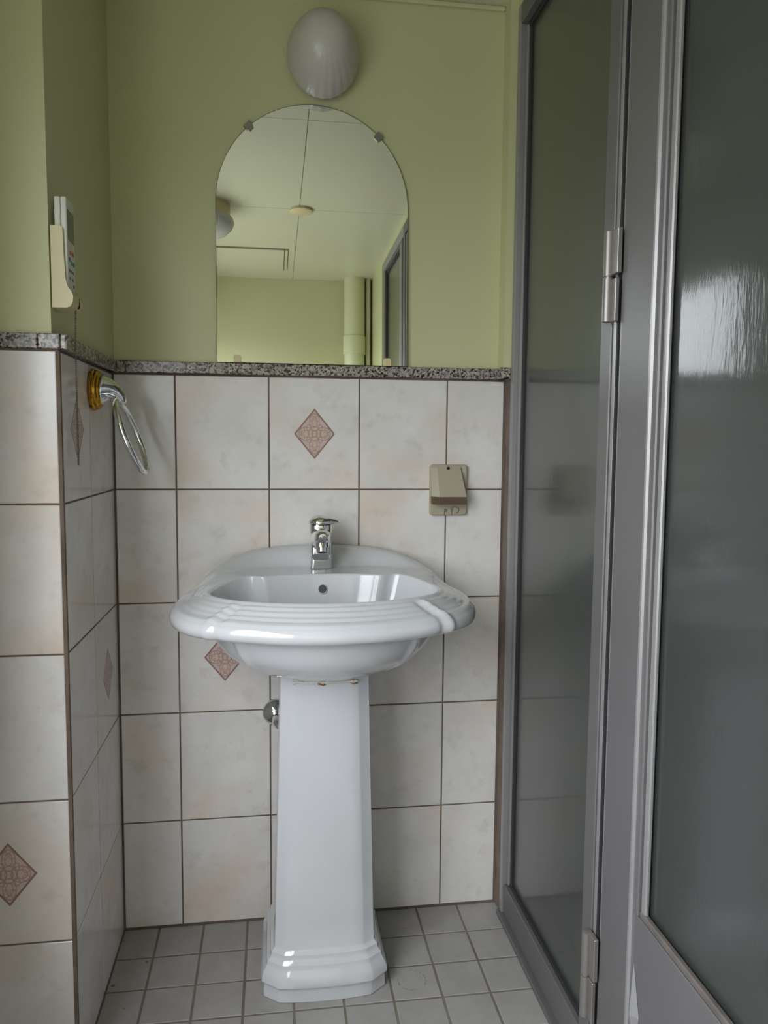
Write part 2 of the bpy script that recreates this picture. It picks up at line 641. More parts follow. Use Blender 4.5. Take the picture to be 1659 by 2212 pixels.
# left wall with the window
def wall_with_hole(name, x0, x1, zlo, zhi, mat, parent=None):
    b, t = max(zlo, WIN_Z0), min(zhi, WIN_Z1)
    lst = [(x0, x1, YF - 0.05, WIN_Y0, zlo, zhi), (x0, x1, WIN_Y1, YP + .02, zlo, zhi)]
    if b > zlo: lst.append((x0, x1, WIN_Y0, WIN_Y1, zlo, b))
    if t < zhi: lst.append((x0, x1, WIN_Y0, WIN_Y1, t, zhi))
    return boxes(name, lst, mat, parent)
wall_left = wall_with_hole('wall_left', XL - 0.09, XL, 1.25, ZC + .02, M_PAINT)
tag(wall_left, 'green painted and tiled left wall with the window', 'wall', kind='structure')
wall_with_hole('grout_bed', XL - 0.09, XL - 0.0018, -0.02, 1.25, M_GROUT, wall_left)
yb = [YP, -0.6, WIN_Y1]
for k in range(1, 8): yb.append(WIN_Y1 + (WIN_Y0 - WIN_Y1) * k / 8)
yb += [WIN_Y0, YF]
zb = [0.0, 0.29, WIN_Z0, 0.75, 1.0, 1.2475]
for i in range(len(yb) - 1):
    for j in range(5):
        ym_, zm_ = (yb[i] + yb[i + 1]) / 2, (zb[j] + zb[j + 1]) / 2
        if WIN_Y0 < ym_ < WIN_Y1 and zm_ > WIN_Z0: continue
        put_tile(wall_left, yb[i + 1], yb[i], zb[j], zb[j + 1], 'left')
win = empty('window_1', (XL - 0.1, (WIN_Y0 + WIN_Y1) / 2, WIN_Z0), 'sliding window with two panes in the left wall', 'window', kind='structure')
wx0, wx1 = XL - 0.085, XL - 0.045
boxes('window_frame', [(wx0, wx1, WIN_Y0, WIN_Y1, WIN_Z0, WIN_Z0 + .025), (wx0, wx1, WIN_Y0, WIN_Y1, WIN_Z1 - .025, WIN_Z1),
                       (wx0, wx1, WIN_Y0, WIN_Y0 + .025, WIN_Z0, WIN_Z1), (wx0, wx1, WIN_Y1 - .025, WIN_Y1, WIN_Z0, WIN_Z1)], M_WFRAME, win)
ymid = (WIN_Y0 + WIN_Y1) / 2
for k, (a, b, xx) in enumerate(((WIN_Y0 + .025, ymid + .015, XL - .072), (ymid - .015, WIN_Y1 - .025, XL - .058))):
    z0, z1 = WIN_Z0 + .025, WIN_Z1 - .025
    s = boxes('sash', [(xx - .006, xx + .006, a, b, z0, z0 + .028), (xx - .006, xx + .006, a, b, z1 - .028, z1),
                       (xx - .006, xx + .006, a, a + .028, z0, z1), (xx - .006, xx + .006, b - .028, b, z0, z1)], M_WFRAME, win)
    boxes('pane', [(xx - .002, xx + .002, a + .028, b - .028, z0 + .028, z1 - .028)], M_PANE, s)

# right wall around the partition, and wall behind the camera
wall_right = boxes('wall_right', [(XR, XR + 0.09, YF - .05, -0.046, 2.032, ZC + .02), (XR, XR + 0.09, YF - .05, -2.06, 1.25, 2.032),
                                  (0.516, XR + 0.09, -0.0455, 0.0, 1.25, ZC + .02)], M_PAINT)
tag(wall_right, 'narrow green wall around and above the shower partition', 'wall', kind='structure')
boxes('grout_bed', [(XR + 0.002, XR + 0.09, -0.046, 0.0, 0, 1.25), (XR, XR + 0.09, YF - .05, -2.06, 0, 1.25)], M_CAULK, wall_right)
wall_front = boxes('wall_front', [(XL - .1, XS, YF - 0.06, YF, 1.25, ZC + .02)], M_PAINT)
tag(wall_front, 'green painted wall opposite the mirror, seen reflected in it', 'wall', kind='structure')
boxes('lower_wall', [(XL - .1, XS, YF - 0.06, YF, -.02, 1.25)], M_TILE, wall_front)
wall_shower = boxes('wall_shower', [(XS, XS + .06, YF, 0.06, -.02, ZC + .02), (XR + .08, XS, 0.0, 0.06, 1.25, ZC + .02), (XR + .09, XS, -2.12, -2.06, -.02, ZC + .02)], M_SHOWER)
tag(wall_shower, 'dim grey shower room walls behind the frosted glass', 'wall', kind='structure')

# ceiling
ceil = boxes('ceiling', [(XL - .2, XS + .1, YF - .1, .1, ZC + 0.002, ZC + 0.06)], M_CJOINT)
tag(ceil, 'pale green ceiling of large boards with thin joints', 'ceiling', kind='structure')
cxs = [-0.62, 0.113, XS]
cys = [0.0, -0.61, -1.385, YF]
for i in range(2):
    for j in range(3):
        g = 0.0011
        boxes('panel', [(cxs[i] + g, cxs[i + 1] - g, cys[j + 1] + g, cys[j] - g, ZC, ZC + 0.01)], M_CEIL, ceil)
cove = boxes('trim_1', [(-0.33, 0.516, -0.010, 0.0, ZC - 0.010, ZC)], M_PAINT, None, 0.003)
tag(cove, 'thin green moulding where back wall meets the ceiling', 'trim', kind='structure')

# granite caps
def granite(name, poly, label):
    n = len(poly)
    bm = bmesh.new()
    vs_ = [bm.verts.new((p[0], p[1], ZG0)) for p in poly]
    f = bm.faces.new(vs_)
    ex = bmesh.ops.extrude_face_region(bm, geom=[f])
    bmesh.ops.translate(bm, verts=[v for v in ex['geom'] if isinstance(v, bmesh.types.BMVert)], vec=(0, 0, ZG1 - ZG0))
    bmesh.ops.recalc_face_normals(bm, faces=bm.faces)
    bmesh.ops.bevel(bm, geom=bm.edges[:], offset=0.0015, segments=1, affect='EDGES')
    me = bpy.data.meshes.new(name)
    bm.to_mesh(me)
    bm.free()
    o = link(name, me, M_GRANITE)
    return tag(o, label, 'ledge', kind='structure')
G = 0.0115
granite('trim_2', [(XP + G + .0005, -G), (XR - 0.0005, -G), (XR - 0.0005, 0.01), (XP + G + .0005, 0.01)], 'speckled granite ledge along the back wall under the mirror')
granite('trim_3', [(XP + G, 0.01), (XP - .01, 0.01), (XP - .01, YP + 0.005), (XP + G - .002, YP + 0.005), (XP + G, YP + .006)], 'speckled granite ledge along the side of the left wall corner')
granite('trim_4', [(XP + 0.001, YP + 0.0045), (-0.3615, YP + 0.0045), (-0.3615, YP - 0.0025), (XP + 0.001, YP - 0.0025)], 'short end piece of granite ledge on the left wall corner')
granite('trim_6', [(-0.3625, YP + 0.0045), (-0.469, YP + 0.0045), (-0.469, YP - 0.0025), (-0.3625, YP - 0.0025)], 'speckled granite ledge at the left edge of the picture')
granite('trim_5', [(0.508, -G - .0005), (XR - .001, -G - .0005), (XR - .001, -0.048), (0.508, -0.048)], 'short granite return ledge beside the shower partition frame')

# ------------------------------------------------------------------ shower partition (fixed panel) and door
def beam(name, y0, y1, z0, z1, x0, x1, mat, parent, bev=0.0015):
    return boxes(name, [(x0, x1, min(y0, y1), max(y0, y1), z0, z1)], mat, parent, bev)
FX0_, FX1_ = 0.533, 0.575
scr = empty('shower_screen', (0.555, -0.3, 0.0), 'fixed frosted glass shower screen in grey aluminium beside the washbasin', 'shower screen')
beam('jamb', -0.048, -0.0655, 0.012, 2.03, FX0_ - .001, FX1_, M_ALU_L, scr)
beam('inner_jamb', -0.066, -0.080, 0.085, 1.985, FX0_ + .010, FX1_ - .004, M_ALU_L, scr, 0.002)
beam('gasket', -0.080, -0.092, 0.090, 1.978, FX0_ + .014, FX1_ - .010, M_RUBBER, scr, 0.0008)
beam('sill_track', -0.048, -1.398, 0.0, 0.012, FX0_ - 0.008, FX1_ + .01, M_ALU, scr)
beam('bottom_rail', -0.066, -0.518, 0.013, 0.083, FX0_ + .003, FX1_ - .004, M_ALU, scr, 0.002)
beam('bottom_gasket', -0.080, -0.518, 0.083, 0.091, FX0_ + .013, FX1_ - .008, M_RUBBER, scr, 0.0008)
beam('top_rail', -0.066, -1.398, 1.990, 2.030, FX0_ - .001, FX1_, M_ALU, scr)
beam('top_gasket', -0.080, -0.518, 1.978, 1.990, FX0_ + .013, FX1_ - .008, M_RUBBER, scr, 0.0008)
beam('post', -0.518, -0.557, 0.012, 1.990, FX0_ + .001, FX1_, M_ALU, scr)
beam('post_edge', -0.5575, -0.571, 0.012, 1.990, FX0_ + .004, FX1_, M_ALU_L, scr)
beam('gap_shade', -0.5715, -0.5768, 0.013, 1.982, FX0_ + .0035, FX1_ - .01, M_RUBBER, scr, 0.0)  # flush dark strip painting the shade of the open gap beside the door
beam('glass', -0.085, -0.519, 0.088, 1.982, 0.551, 0.556, M_GLASS, scr, 0.0)

door = empty('door_1', (0.555, -1.0, 0.015), 'hinged shower door with frosted glass in a grey aluminium frame', 'door', kind='structure')
DY0, DY1, DT = -0.577, -1.395, 1.982
beam('edge_strip', DY0, -0.590, 0.016, DT, FX0_ + .006, FX1_ - .004, M_ALU_L, door, 0.003)
beam('stile', -0.5905, -0.686, 0.016, DT, FX0_ + .002, FX1_ - .006, M_ALU, door)
beam('stile', -1.30, DY1, 0.016, DT, FX0_ + .002, FX1_ - .006, M_ALU, door)
beam('top_rail', -0.686, -1.30, DT - .08, DT, FX0_ + .002, FX1_ - .006, M_ALU, door)
beam('kick_panel', -0.6995, -1.30, 0.016, 0.410, FX0_ + .006, FX1_ - .008, M_ALU, door)
beam('glazing_bead', -0.6862, -0.697, 0.03, DT - .08, FX0_ - .001, FX0_ + .012, M_ALU_L, door, 0.003)
beam('inner_bead', -0.6972, -0.708, 0.411, DT - .08, FX0_ + .004, FX0_ + .014, M_ALU, door, 0.002)
beam('inner_bead', -0.7082, -0.722, 0.411, DT - .08, FX0_ + .009, FX0_ + .016, M_ALU_L, door, 0.002)
beam('bottom_bead', -0.708, -1.30, 0.411, 0.421, FX0_ + .007, FX0_ + .016, M_DIRTY, door, 0.002)
beam('glass', -0.70, -1.305, 0.412, DT - .078, 0.551, 0.556, M_GLASS, door, 0.0)
# lifted tab on the kick panel
part('vent_tab', [(0.5385, -0.700, 0.20), (0.5385, -0.700, 0.335), (0.528, -0.712, 0.262), (0.5385, -0.722, 0.262), (0.5385, -0.708, 0.20)],
     [(0, 1, 2), (1, 3, 2), (0, 2, 4), (2, 3, 4), (0, 4, 3, 1)], M_ALU_L, door)


def hinge(z0, z1, parent):
    y = -0.563
    xk = FX0_ - 0.0085
    zm = (z0 + z1) / 2
    h = lathe('hinge', (xk, y, z0), (0, 0, 1), [(0, .006), (.001, .0085), (zm - z0 - .003, .0085), (zm - z0 - .0025, .0062), (zm - z0 + .0005, .0062),
                                                (zm - z0 + .001, .0085), (z1 - z0 - .001, .0085), (z1 - z0, .006)], M_STEEL, parent, 20, 40)
    boxes('hinge_leaf', [(xk + .001, xk + .0085, y - .028, y - .005, zm + .002, z1)], M_STEEL, h, 0.001)
    boxes('hinge_leaf', [(xk + .002, xk + .0085, y - .022, y - .005, z0, zm - .004)], M_STEEL, h, 0.001)
hinge(1.293, 1.431, door)
hinge(0.146, 0.296, door)

scr2 = empty('shower_screen', (0.555, -1.8, 0.0), 'second fixed shower screen, seen only in the mirror beside the painted pipe', 'shower screen')
beam('post', -1.400, -1.44, 0.012, 2.03, FX0_ - .001, FX1_, M_ALU, scr2)
beam('post', -1.4405, -1.475, 0.012, 1.99, FX0_ + .006, FX1_, M_ALU_L, scr2)
beam('post', -1.4755, -1.51, 0.012, 1.99, FX0_ + .001, FX1_, M_ALU, scr2)
beam('post', -1.5105, -1.555, 0.012, 1.99, FX0_ + .004, FX1_, M_ALU_L, scr2)
beam('top_rail', -1.4405, -2.03, 1.99, 2.03, FX0_ - .001, FX1_, M_ALU_L, scr2)
beam('top_gasket', -1.556, -1.99, 1.975, 1.99, FX0_ + .013, FX1_ - .008, M_RUBBER, scr2)
beam('jamb', -1.99, -2.03, 0.012, 1.99, FX0_ + .008, FX1_, M_RUBBER, scr2)
beam('sill_track', -1.400, -2.03, 0.0, 0.012, FX0_ - .008, FX1_ + .01, M_ALU, scr2)
beam('bottom_rail', -1.556, -1.99, 0.013, 0.083, FX0_ + .003, FX1_ - .004, M_ALU, scr2)
beam('glass', -1.55, -1.995, 0.08, 1.98, 0.551, 0.556, M_GLASS, scr2, 0.0)

# ------------------------------------------------------------------ washbasin
CX = 0.108


def catmull(P, per):
    out = []
    n = len(P)
    for i in range(n - 1):
        p0, p1, p2, p3 = P[max(i - 1, 0)], P[i], P[i + 1], P[min(i + 2, n - 1)]
        if i == 0: p0 = (-P[1][0],) + tuple(P[1][1:])
        if i == n - 2: p3 = (-P[n - 2][0],) + tuple(P[n - 2][1:])
        for k in range(per):
            t = k / per
            out.append(tuple(0.5 * (2 * b + (c - a) * t + (2 * a - 5 * b + 4 * c - d) * t * t + (3 * b - a - 3 * c + d) * t ** 3) for a, b, c, d in zip(p0, p1, p2, p3)))
    out.append(tuple(P[-1]))
    return out


HALF = [(0, -.014, .879), (.06, -.014, .877), (.12, -.016, .872), (.170, -.032, .862), (.212, -.072, .847), (.240, -.125, .830), (.252, -.168, .817),
        (.273, -.205, .806), (.285, -.250, .799), (.281, -.298, .794), (.264, -.338, .791), (.240, -.366, .790), (.214, -.386, .790), (.19, -.400, .790),
        (.15, -.417, .789), (.08, -.437, .788), (0, -.445, .788)]
half = catmull(HALF, 9)
# arc length of the notch rib
cols = half + [(-p[0],) + tuple(p[1:]) for p in half[-2:0:-1]]
N = len(cols)
NOTCH = Vector((.214, -.386))


def basin_rings():
    rim_n = 26
    rings = [[] for _ in range(200)]
    data = []
    for (ox, oy, zo) in cols:
        back = sstep(-.245, -.13, oy)
        ang = math.atan2(oy + .265, ox)
        c, s = math.cos(ang), math.sin(ang)
        ra, rb = .216, .122
        r = 1 / math.sqrt((c / ra) ** 2 + (s / rb) ** 2)
        ix, iy = r * c, -.265 + r * s
        if s > 0:
            iy = iy - 0.016 * (1 - sstep(.115, .15, abs(ix))) + 0.010 * sstep(.115, .16, abs(ix)) * sstep(0.05, .5, s)
        zi = .822 + .014 * back
        dn = (Vector((abs(ox), oy)) - NOTCH)
        tang = Vector((.85, .52))
        d = dn.dot(tang)                       # + to the side lobe, - to the front arc
        rib = math.exp(-(d / .0085) ** 2)
        groove = math.exp(-((d + .020) / .007) ** 2) if oy < -.3 else 0
        front = (1 - back) * (1.0 if d < .004 else max(0.35, 1 - (d - .004) / .03)) * sstep(-.15, -.22, oy)
        col = []
        # bowl inside, from drain outwards
        for k, dz in ((.001, -.158), (.12, -.157), (.3, -.150), (.5, -.138), (.68, -.118), (.80, -.095), (.88, -.070), (.935, -.042), (.965, -.022), (.983, -.009), (.994, -.003)):
            bx, by = 0.0, -.25
            col.append((bx + (ix - bx) * k, by + (iy - by) * k, zi + dz))
        for q in range(rim_n + 1):
            u = q / rim_n
            x, y = ix + (ox - ix) * u, iy + (oy - iy) * u
            zf = zi + .002 * math.sin(PI * min(1, u / .2)) * (1 if u < .2 else 0) + (zo + .006 - zi) * sstep(.02, 1.0, u) - 0.006 * sstep(.9, 1, u)
            if .2 < u < .84:
                zf += front * .0014 * (math.cos(2 * PI * 3.5 * (u - .2) / .64) * -1 + 1) / 2 * 1.2 - front * .0006
            zf += ((.0055 if ox > 0 else .0028) * rib - .0022 * groove) * sstep(.12, .4, u) * (1 - back) * (oy < -.3)
            zb = zi + (zo - zi) * (.96 * sstep(.64, .93, u) + .04 * sstep(.9, 1, u))
            col.append((x, y, zf * (1 - back) + zb * back))
        n = Vector((ox, oy + .225))
        n.normalize()
        ex = (.004 if ox > 0 else .0025) * rib * (oy < -.3) - .0025 * groove
        for off, dz in ((.003, -.003), (.0055, -.009), (.006, -.015), (.004, -.022), (-.002, -.027), (-.010, -.0285), (-.018, -.028)):
            back_lim = 1 - .8 * sstep(-.06, -.02, oy)
            o = (off + ex) * back_lim
            dzz = dz - (zo - .82) * .6 * back if dz < -.02 else dz
            col.append((ox + n.x * o, min(oy + n.y * o, -.0035), zo + dzz))
        # body below
        a2 = math.atan2(oy + .225, ox)
        c2, s2 = math.cos(a2), math.sin(a2)
        rb2 = 1 / math.sqrt((c2 / .222) ** 2 + (s2 / (.186 if s2 < 0 else .19)) ** 2)
        for k, z in ((1.0, .762), (.975, .742), (.937, .722), (.875, .704), (.79, .688), (.66, .674), (.52, .664), (.42, .656), (.385, .653)):
            facet = 0.006 * math.exp(-((abs(ox) - .214) / .012) ** 2) * (oy < -.3)
            col.append(((rb2 + facet) * c2 * k, -.225 + (rb2 + facet) * s2 * k, z))
        data.append(col)
    m = len(data[0])
    return [[(CX + data[j][i][0], data[j][i][1], data[j][i][2]) for j in range(N)] for i in range(m)]


basin = empty('washbasin', (CX, -.225, .65), 'white ceramic pedestal washbasin with a ribbed front rim and scalloped sides', 'washbasin')
loft('bowl', basin_rings(), M_CERAMIC, basin, True, True, 180)
lathe('overflow_hole', (CX, -.1640, .806), (0, -1, 0.12), [(0, .010), (.0015, .0102), (.0022, .0092), (.0016, .0085), (-.004, .008)], M_CERAMIC, basin, 24)
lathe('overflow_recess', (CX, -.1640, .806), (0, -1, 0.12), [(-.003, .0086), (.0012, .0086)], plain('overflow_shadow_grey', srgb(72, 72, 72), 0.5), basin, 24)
lathe('drain', (CX, -.25, .666), (0, 0, 1), [(0, .02), (.002, .02), (.003, .016), (.003, .001)], M_CHROME, basin, 24)

# ------------------------------------------------------------------ pedestal
def section(hf, hw, yf, yc, yb, bow):
    pts = []
    for k in range(9):
        u = -1 + 2 * k / 8
        pts.append((u * hf, yf + bow * u * u))
    pts += [(hf + (hw - hf) * .15, yf + bow + (yc - yf - bow) * .12), (hf + (hw - hf) * .5, yf + bow + (yc - yf - bow) * .45), (hw - .002, yc - .004), (hw, yc + .004), (hw, (yc + yb) / 2), (hw, yb), (hw * .5, yb)]
    pts += [(-hw * .5, yb), (-hw, yb), (-hw, (yc + yb) / 2), (-hw, yc + .004), (-hw + .002, yc - .004), (-hf - (hw - hf) * .5, yf + bow + (yc - yf - bow) * .45), (-hf - (hw - hf) * .15, yf + bow + (yc - yf - bow) * .12)]
    return [(CX + x, y) for x, y in pts]


ped = empty('basin_pedestal', (CX, -.18, 0), 'white ceramic tapering pedestal with a stepped foot under the washbasin', 'pedestal')
rings = []
for k in range(12):
    u = k / 11
    z = .652 - (.652 - .098) * u
    fl = .0 if u < .9 else .0
    sec = section(.0620 + .0140 * u, .0875 + .0140 * u, -.262, -.240, -.09, .005)
    rings.append([(x, y, z) for x, y in sec])
for z, o in ((.094, .002), (.088, .007), (.082, .0075), (.078, .009), (.072, .0145), (.066, .0155), (.062, .017), (.055, .0215), (.044, .0255), (.034, .0265), (.0315, .0255), (.030, .022), (.0285, .0215), (.012, .0225), (.002, .0225), (.0002, .0215)):
    sec = section(.0760 + o * .62, .1015 + o, -.262 - o, -.240 - o * .45, -.09 + o * .3, .006)
    rings.append([(x, y, z) for x, y in sec])
loft('pedestal_column', rings, M_CERAMIC, ped, True, True, 28)
# cracked sealant along the joint with the bowl
sp = []
for k in range(31):
    u = -1 + 2 * k / 30
    sp.append((CX + u * .064, -.2630 + .005 * u * u, .6415 + random.uniform(-.0010, .0010)))
tube('sealant', sp, [random.uniform(.0018, .0042) for _ in sp], M_SEAL, ped, 8)

for bx_, bz_, br_ in ((.097, .6395, .0042), (.103, .6375, .0030), (.1605, .6405, .0048), (.165, .6375, .0036)):
    bm = bmesh.new()
    bmesh.ops.create_icosphere(bm, subdivisions=2, radius=1.0)
    for v in bm.verts:
        v.co *= 1 + random.uniform(-.25, .25)
        v.co = Vector((bx_ + v.co.x * br_ * 1.3, -.2650 + v.co.y * .0018 + (.0045 if bx_ > .15 else 0), bz_ + v.co.z * br_ * .8))
    me = bpy.data.meshes.new('rust_stain')
    bm.to_mesh(me)
    bm.free()
    tag(link('rust_stain', me, M_RUST, ped, 180), 'brown rust stain')

# ------------------------------------------------------------------ faucet
fa = empty('mixer_tap', (CX + .001, -.075, .8370), 'chrome single-lever mixer tap on the back deck of the washbasin', 'faucet')
FX = CX + .001


def sq(cx, cy, z, hw, hd, e=4.0, n=32):
    out = []
    for k in range(n):
        a = 2 * PI * k / n
        c, s = math.cos(a), math.sin(a)
        out.append((cx + hw * math.copysign(abs(c) ** (2 / e), c), cy + hd * math.copysign(abs(s) ** (2 / e), s), z))
    return out
loft('tap_body', [sq(FX, -.083, z, w, d, e) for z, w, d, e in ((.8330, .0225, .024, 7), (.8338, .0228, .0243, 7), (.87, .0222, .0236, 6), (.90, .0222, .0236, 4), (.908, .0228, .0242, 3.4), (.909, .0242, .0256, 3.2), (.920, .0246, .026, 3), (.925, .0242, .0256, 3), (.926, .022, .0235, 3))], M_CHROME, fa, True, True, 40)
# spout towards the camera
rg = []
for k in range(13):
    u = k / 12
    y = -.095 - .092 * u
    z = .896 + .012 * u
    hw, hh = .0213 - .0058 * u, .0255 - .0095 * u
    if k >= 11:
        hw *= (.85, .5)[k - 11]
        hh *= (.85, .5)[k - 11]
    rg.append([(FX - .002 * u + hw * math.copysign(abs(math.cos(2 * PI * j / 24)) ** .75, math.cos(2 * PI * j / 24)), y, z + hh * math.copysign(abs(math.sin(2 * PI * j / 24)) ** .75, math.sin(2 * PI * j / 24))) for j in range(24)])
spout = loft('spout', rg, M_CHROME, fa, True, True, 50)
ao, ad = Vector((FX - .002, -.170, .8985)), Vector((0, -.34, -1)).normalized()
aer = lathe('aerator', ao, ad, [(0, .0145), (.010, .0150), (.013, .0148), (.0135, .0128), (.0215, .0122), (.0220, .0112), (.0205, .0105)], M_CHROME, fa, 28, 35)
lathe('aerator_mesh', ao + ad * .0206, ad, [(0, .0108), (.001, .0108)], M_RUBBER, aer, 24)
# lever: shallow cap that runs out into a paddle on the right
lv = []
for i, (z, k) in enumerate(((.9262, .92), (.928, 1.0), (.931, 1.01), (.935, .97), (.940, .80), (.944, .50), (.946, .2), (.9465, .01))):
    r = []
    for j in range(40):
        a = 2 * PI * j / 40
        c, s = math.cos(a), math.sin(a)
        ext = .0165 * math.exp(-((a if a < PI else a - 2 * PI) + .30) ** 2 / .10)
        rr = (.0258 + ext) * k
        zz = z if ext < .001 else z + (.9335 - z) * min(1, ext / .0165) * .45 * (k)
        r.append((FX - .0005 + rr * c, -.083 + rr * s, zz))
    lv.append(r)
lever = loft('lever', lv, M_CHROME, fa, True, True, 60)
boxes('lever_badge', [(FX - .006, FX + .001, -.094, -.085, .9395, .9432)], M_STEEL, lever, .0005)

for o_ in fa.children_recursive:
    if o_.parent is fa: o_.location += Vector((0, .008, .0042))

# supply valve escutcheon beside the pedestal
vv = empty('supply_valve', (.012, 0, .494), 'chrome pipe flange on the tiled wall, half hidden behind the pedestal', 'pipe fitting')
lathe('flange', (.012, -.0005, .494), (0, -1, 0), [(0, .031), (.003, .031), (.008, .027), (.014, .018), (.018, .011), (.0185, .010)], M_CHROME, vv, 32, 60)
tube('pipe', [(.012, -.016, .494), (.012, -.05, .494), (.013, -.062, .490), (.02, -.070, .485), (.05, -.072, .48), (.10, -.072, .478)], .0085, M_CHROME, vv, 14)

# ------------------------------------------------------------------ mirror
mir = empty('wall_mirror', (0.097, -0.014, ZG1), 'frameless arched mirror standing on the granite ledge', 'mirror')
MX0, MX1, MZ0, MZS, MZT = -0.1095, 0.3035, ZG1 + .0005, 1.612, 1.822
arc = [(MX0, MZ0), (MX1, MZ0)]
mcx, mr = (MX0 + MX1) / 2, (MX1 - MX0) / 2
for k in range(49):
    a = PI * k / 48
    arc.append((mcx + mr * math.cos(a), MZS + (MZT - MZS) * math.sin(a)))
TL = .0165
def my(z, off): return -.0145 + (z - MZ0) * TL + off
n = len(arc)
inn = [(mcx + (x - mcx) * .9955, (MZ0 + MZS) / 2 + (z - (MZ0 + MZS) / 2) * .9965) for x, z in arc]
part('mirror_plate', [(x, my(z, 0), z) for x, z in inn], [tuple(range(n))], M_MIRROR, mir)
edge_v = [(x, my(z, 0), z) for x, z in inn] + [(x, my(z, .0012), z) for x, z in arc] + [(x, my(z, .004), z) for x, z in arc]
edge_f = []
for i in range(n):
    j = (i + 1) % n
    edge_f += [(i, j, n + j, n + i), (n + i, n + j, 2 * n + j, 2 * n + i)]
edge_f.append(tuple(range(2 * n, 3 * n)))
part('mirror_edge', edge_v, edge_f, plain('mirror_edge_green', srgb(70, 78, 60), 0.15), mir)
def clip(x, z, ang):
    c, s = math.cos(ang), math.sin(ang)
    out = []
    pr = [(-.0085, -.006), (-.0055, -.0105), (.0055, -.0105), (.0085, -.006), (.0085, .006), (-.0085, .006)]
    for yy in (-.0035, .010 - (my(z, 0) + .0145) * 0):
        for u, v in pr:
            px, pz = x + u * c - v * s, z + u * s + v * c
            out.append((px, min(my(pz, yy), -.0002), pz))
    m_ = len(pr)
    return part('clip', out, [tuple(range(m_)), tuple(range(m_, 2 * m_))] + [(i, (i + 1) % m_, m_ + (i + 1) % m_, m_ + i) for i in range(m_)], M_STEEL, mir)
for px, pz in ((-.040, 1.770), (.2385, 1.764)):
    nx, nz = (px - mcx) / mr ** 2, (pz - MZS) / (MZT - MZS) ** 2
    clip(px, pz, math.atan2(nz, nx) - PI / 2)
for px in (-.066, .259):
    o = clip(px, ZG1 + .0065, PI)
    o.data.materials.clear()
    o.data.materials.append(M_CREAM)

# ------------------------------------------------------------------ wall lamp
lamp = empty('wall_lamp', (.116, 0, 1.912), 'unlit white opal glass wall lamp with a ribbed shell shade above the mirror', 'lamp')
lathe('base_plate', (.116, -.0005, 1.912), (0, -1, 0), [(0, .058), (.012, .058), (.016, .05), (.016, .001)], M_WHITEP, lamp, 40)
rg = []
NP = 128
for i in range(25):
    t = i / 24
    ph = t * PI / 2 * .999
    rad = math.cos(ph) ** .82
    if t < .12: rad *= 1 - .10 * (1 - t / .12) ** 2
    dep = -.012 - .115 * math.sin(ph) ** 1.1
    ring_ = []
    for j in range(NP):
        a = 2 * PI * j / NP
        rib = 1 + .022 * (abs(math.sin(13 * a)) - .5) * (1 - t) ** .4 * (0.35 + .65 * sstep(.3, -1.0, math.sin(a)))
        ring_.append((.116 + .0765 * rad * rib * math.cos(a), dep, 1.912 + (.0865 if math.sin(a) < 0 else .084) * rad * rib * math.sin(a)))
    rg.append(ring_)
loft('shade', rg, M_LAMP, lamp, True, True, 180)

# ------------------------------------------------------------------ outlet with hood
ob = empty('hooded_outlet', (.403, 0, .941), 'beige hooded splashproof outlet box on the tiles right of the tap', 'outlet')
pl = rrect(.3605, .447, .9415, 1.057, .007)
def plate(rect, y0, y1, inset, mat, parent, name):
    n_ = len(rect)
    mx_, mz_ = sum(p[0] for p in rect) / n_, sum(p[1] for p in rect) / n_
    sh = [(p[0] - math.copysign(inset, p[0] - mx_), p[1] - math.copysign(inset, p[1] - mz_)) for p in rect]
    return loft(name, [[(p[0], y0, p[1]) for p in rect], [(p[0], y1 + inset, p[1]) for p in rect], [(p[0], y1, p[1]) for p in sh]], mat, parent, True, True, 30)
plate(pl, -.0008, -.011, .0025, M_BEIGE, ob, 'back_plate')
def hood_sec(z, d, w=0):
    k = min(1.0, (1.0555 - z) / .07)
    return [(.3625 - w, -.010, z), (.3625 - w, -.010 - d * .40, z), (.3765 - w, -.010 - d, z), (.4290 + .0095 * k + w, -.010 - d, z), (.4320 + .0095 * k + w, -.010 - d * .35, z), (.4320 + .0095 * k + w, -.010, z)]
loft('hood', [hood_sec(1.0555, .001), hood_sec(1.05, .004), hood_sec(.9855, .030)], M_BEIGE, ob, True, True, 20)
loft('hood_lip', [hood_sec(.9854, .0303, .0003), hood_sec(.969, .0335, .0003)], M_BROWN, ob, True, True, 20)
lathe('screw', (.401, -.0145, 1.049), (0, -1, 0), [(0, .0035), (.001, .0035), (.0015, .0028), (.0015, .0005)], M_DARK, ob, 16)
lathe('screw', (.397, -.0105, .953), (0, -1, 0), [(0, .0038), (.0012, .0038), (.002, .003), (.002, .0005)], M_STEEL, ob, 16)
tube('terminal_outline', [(.4115, -.0112, .9425), (.4115, -.0112, .9585), (.413, -.0112, .961), (.4215, -.0112, .961), (.427, -.0112, .959), (.4285, -.0112, .953), (.426, -.0112, .948), (.421, -.0112, .9465)], .0007, M_BROWN, ob, 6)
lathe('terminal_cap', (.4205, -.0105, .9535), (0, -1, 0), [(0, .0056), (.0015, .0056), (.002, .005), (.002, .0005)], M_BEIGE, ob, 20)
tube('plate_groove', [(.394, -.0112, .9425), (.394, -.0112, .953)], .0006, M_BROWN, ob, 6)

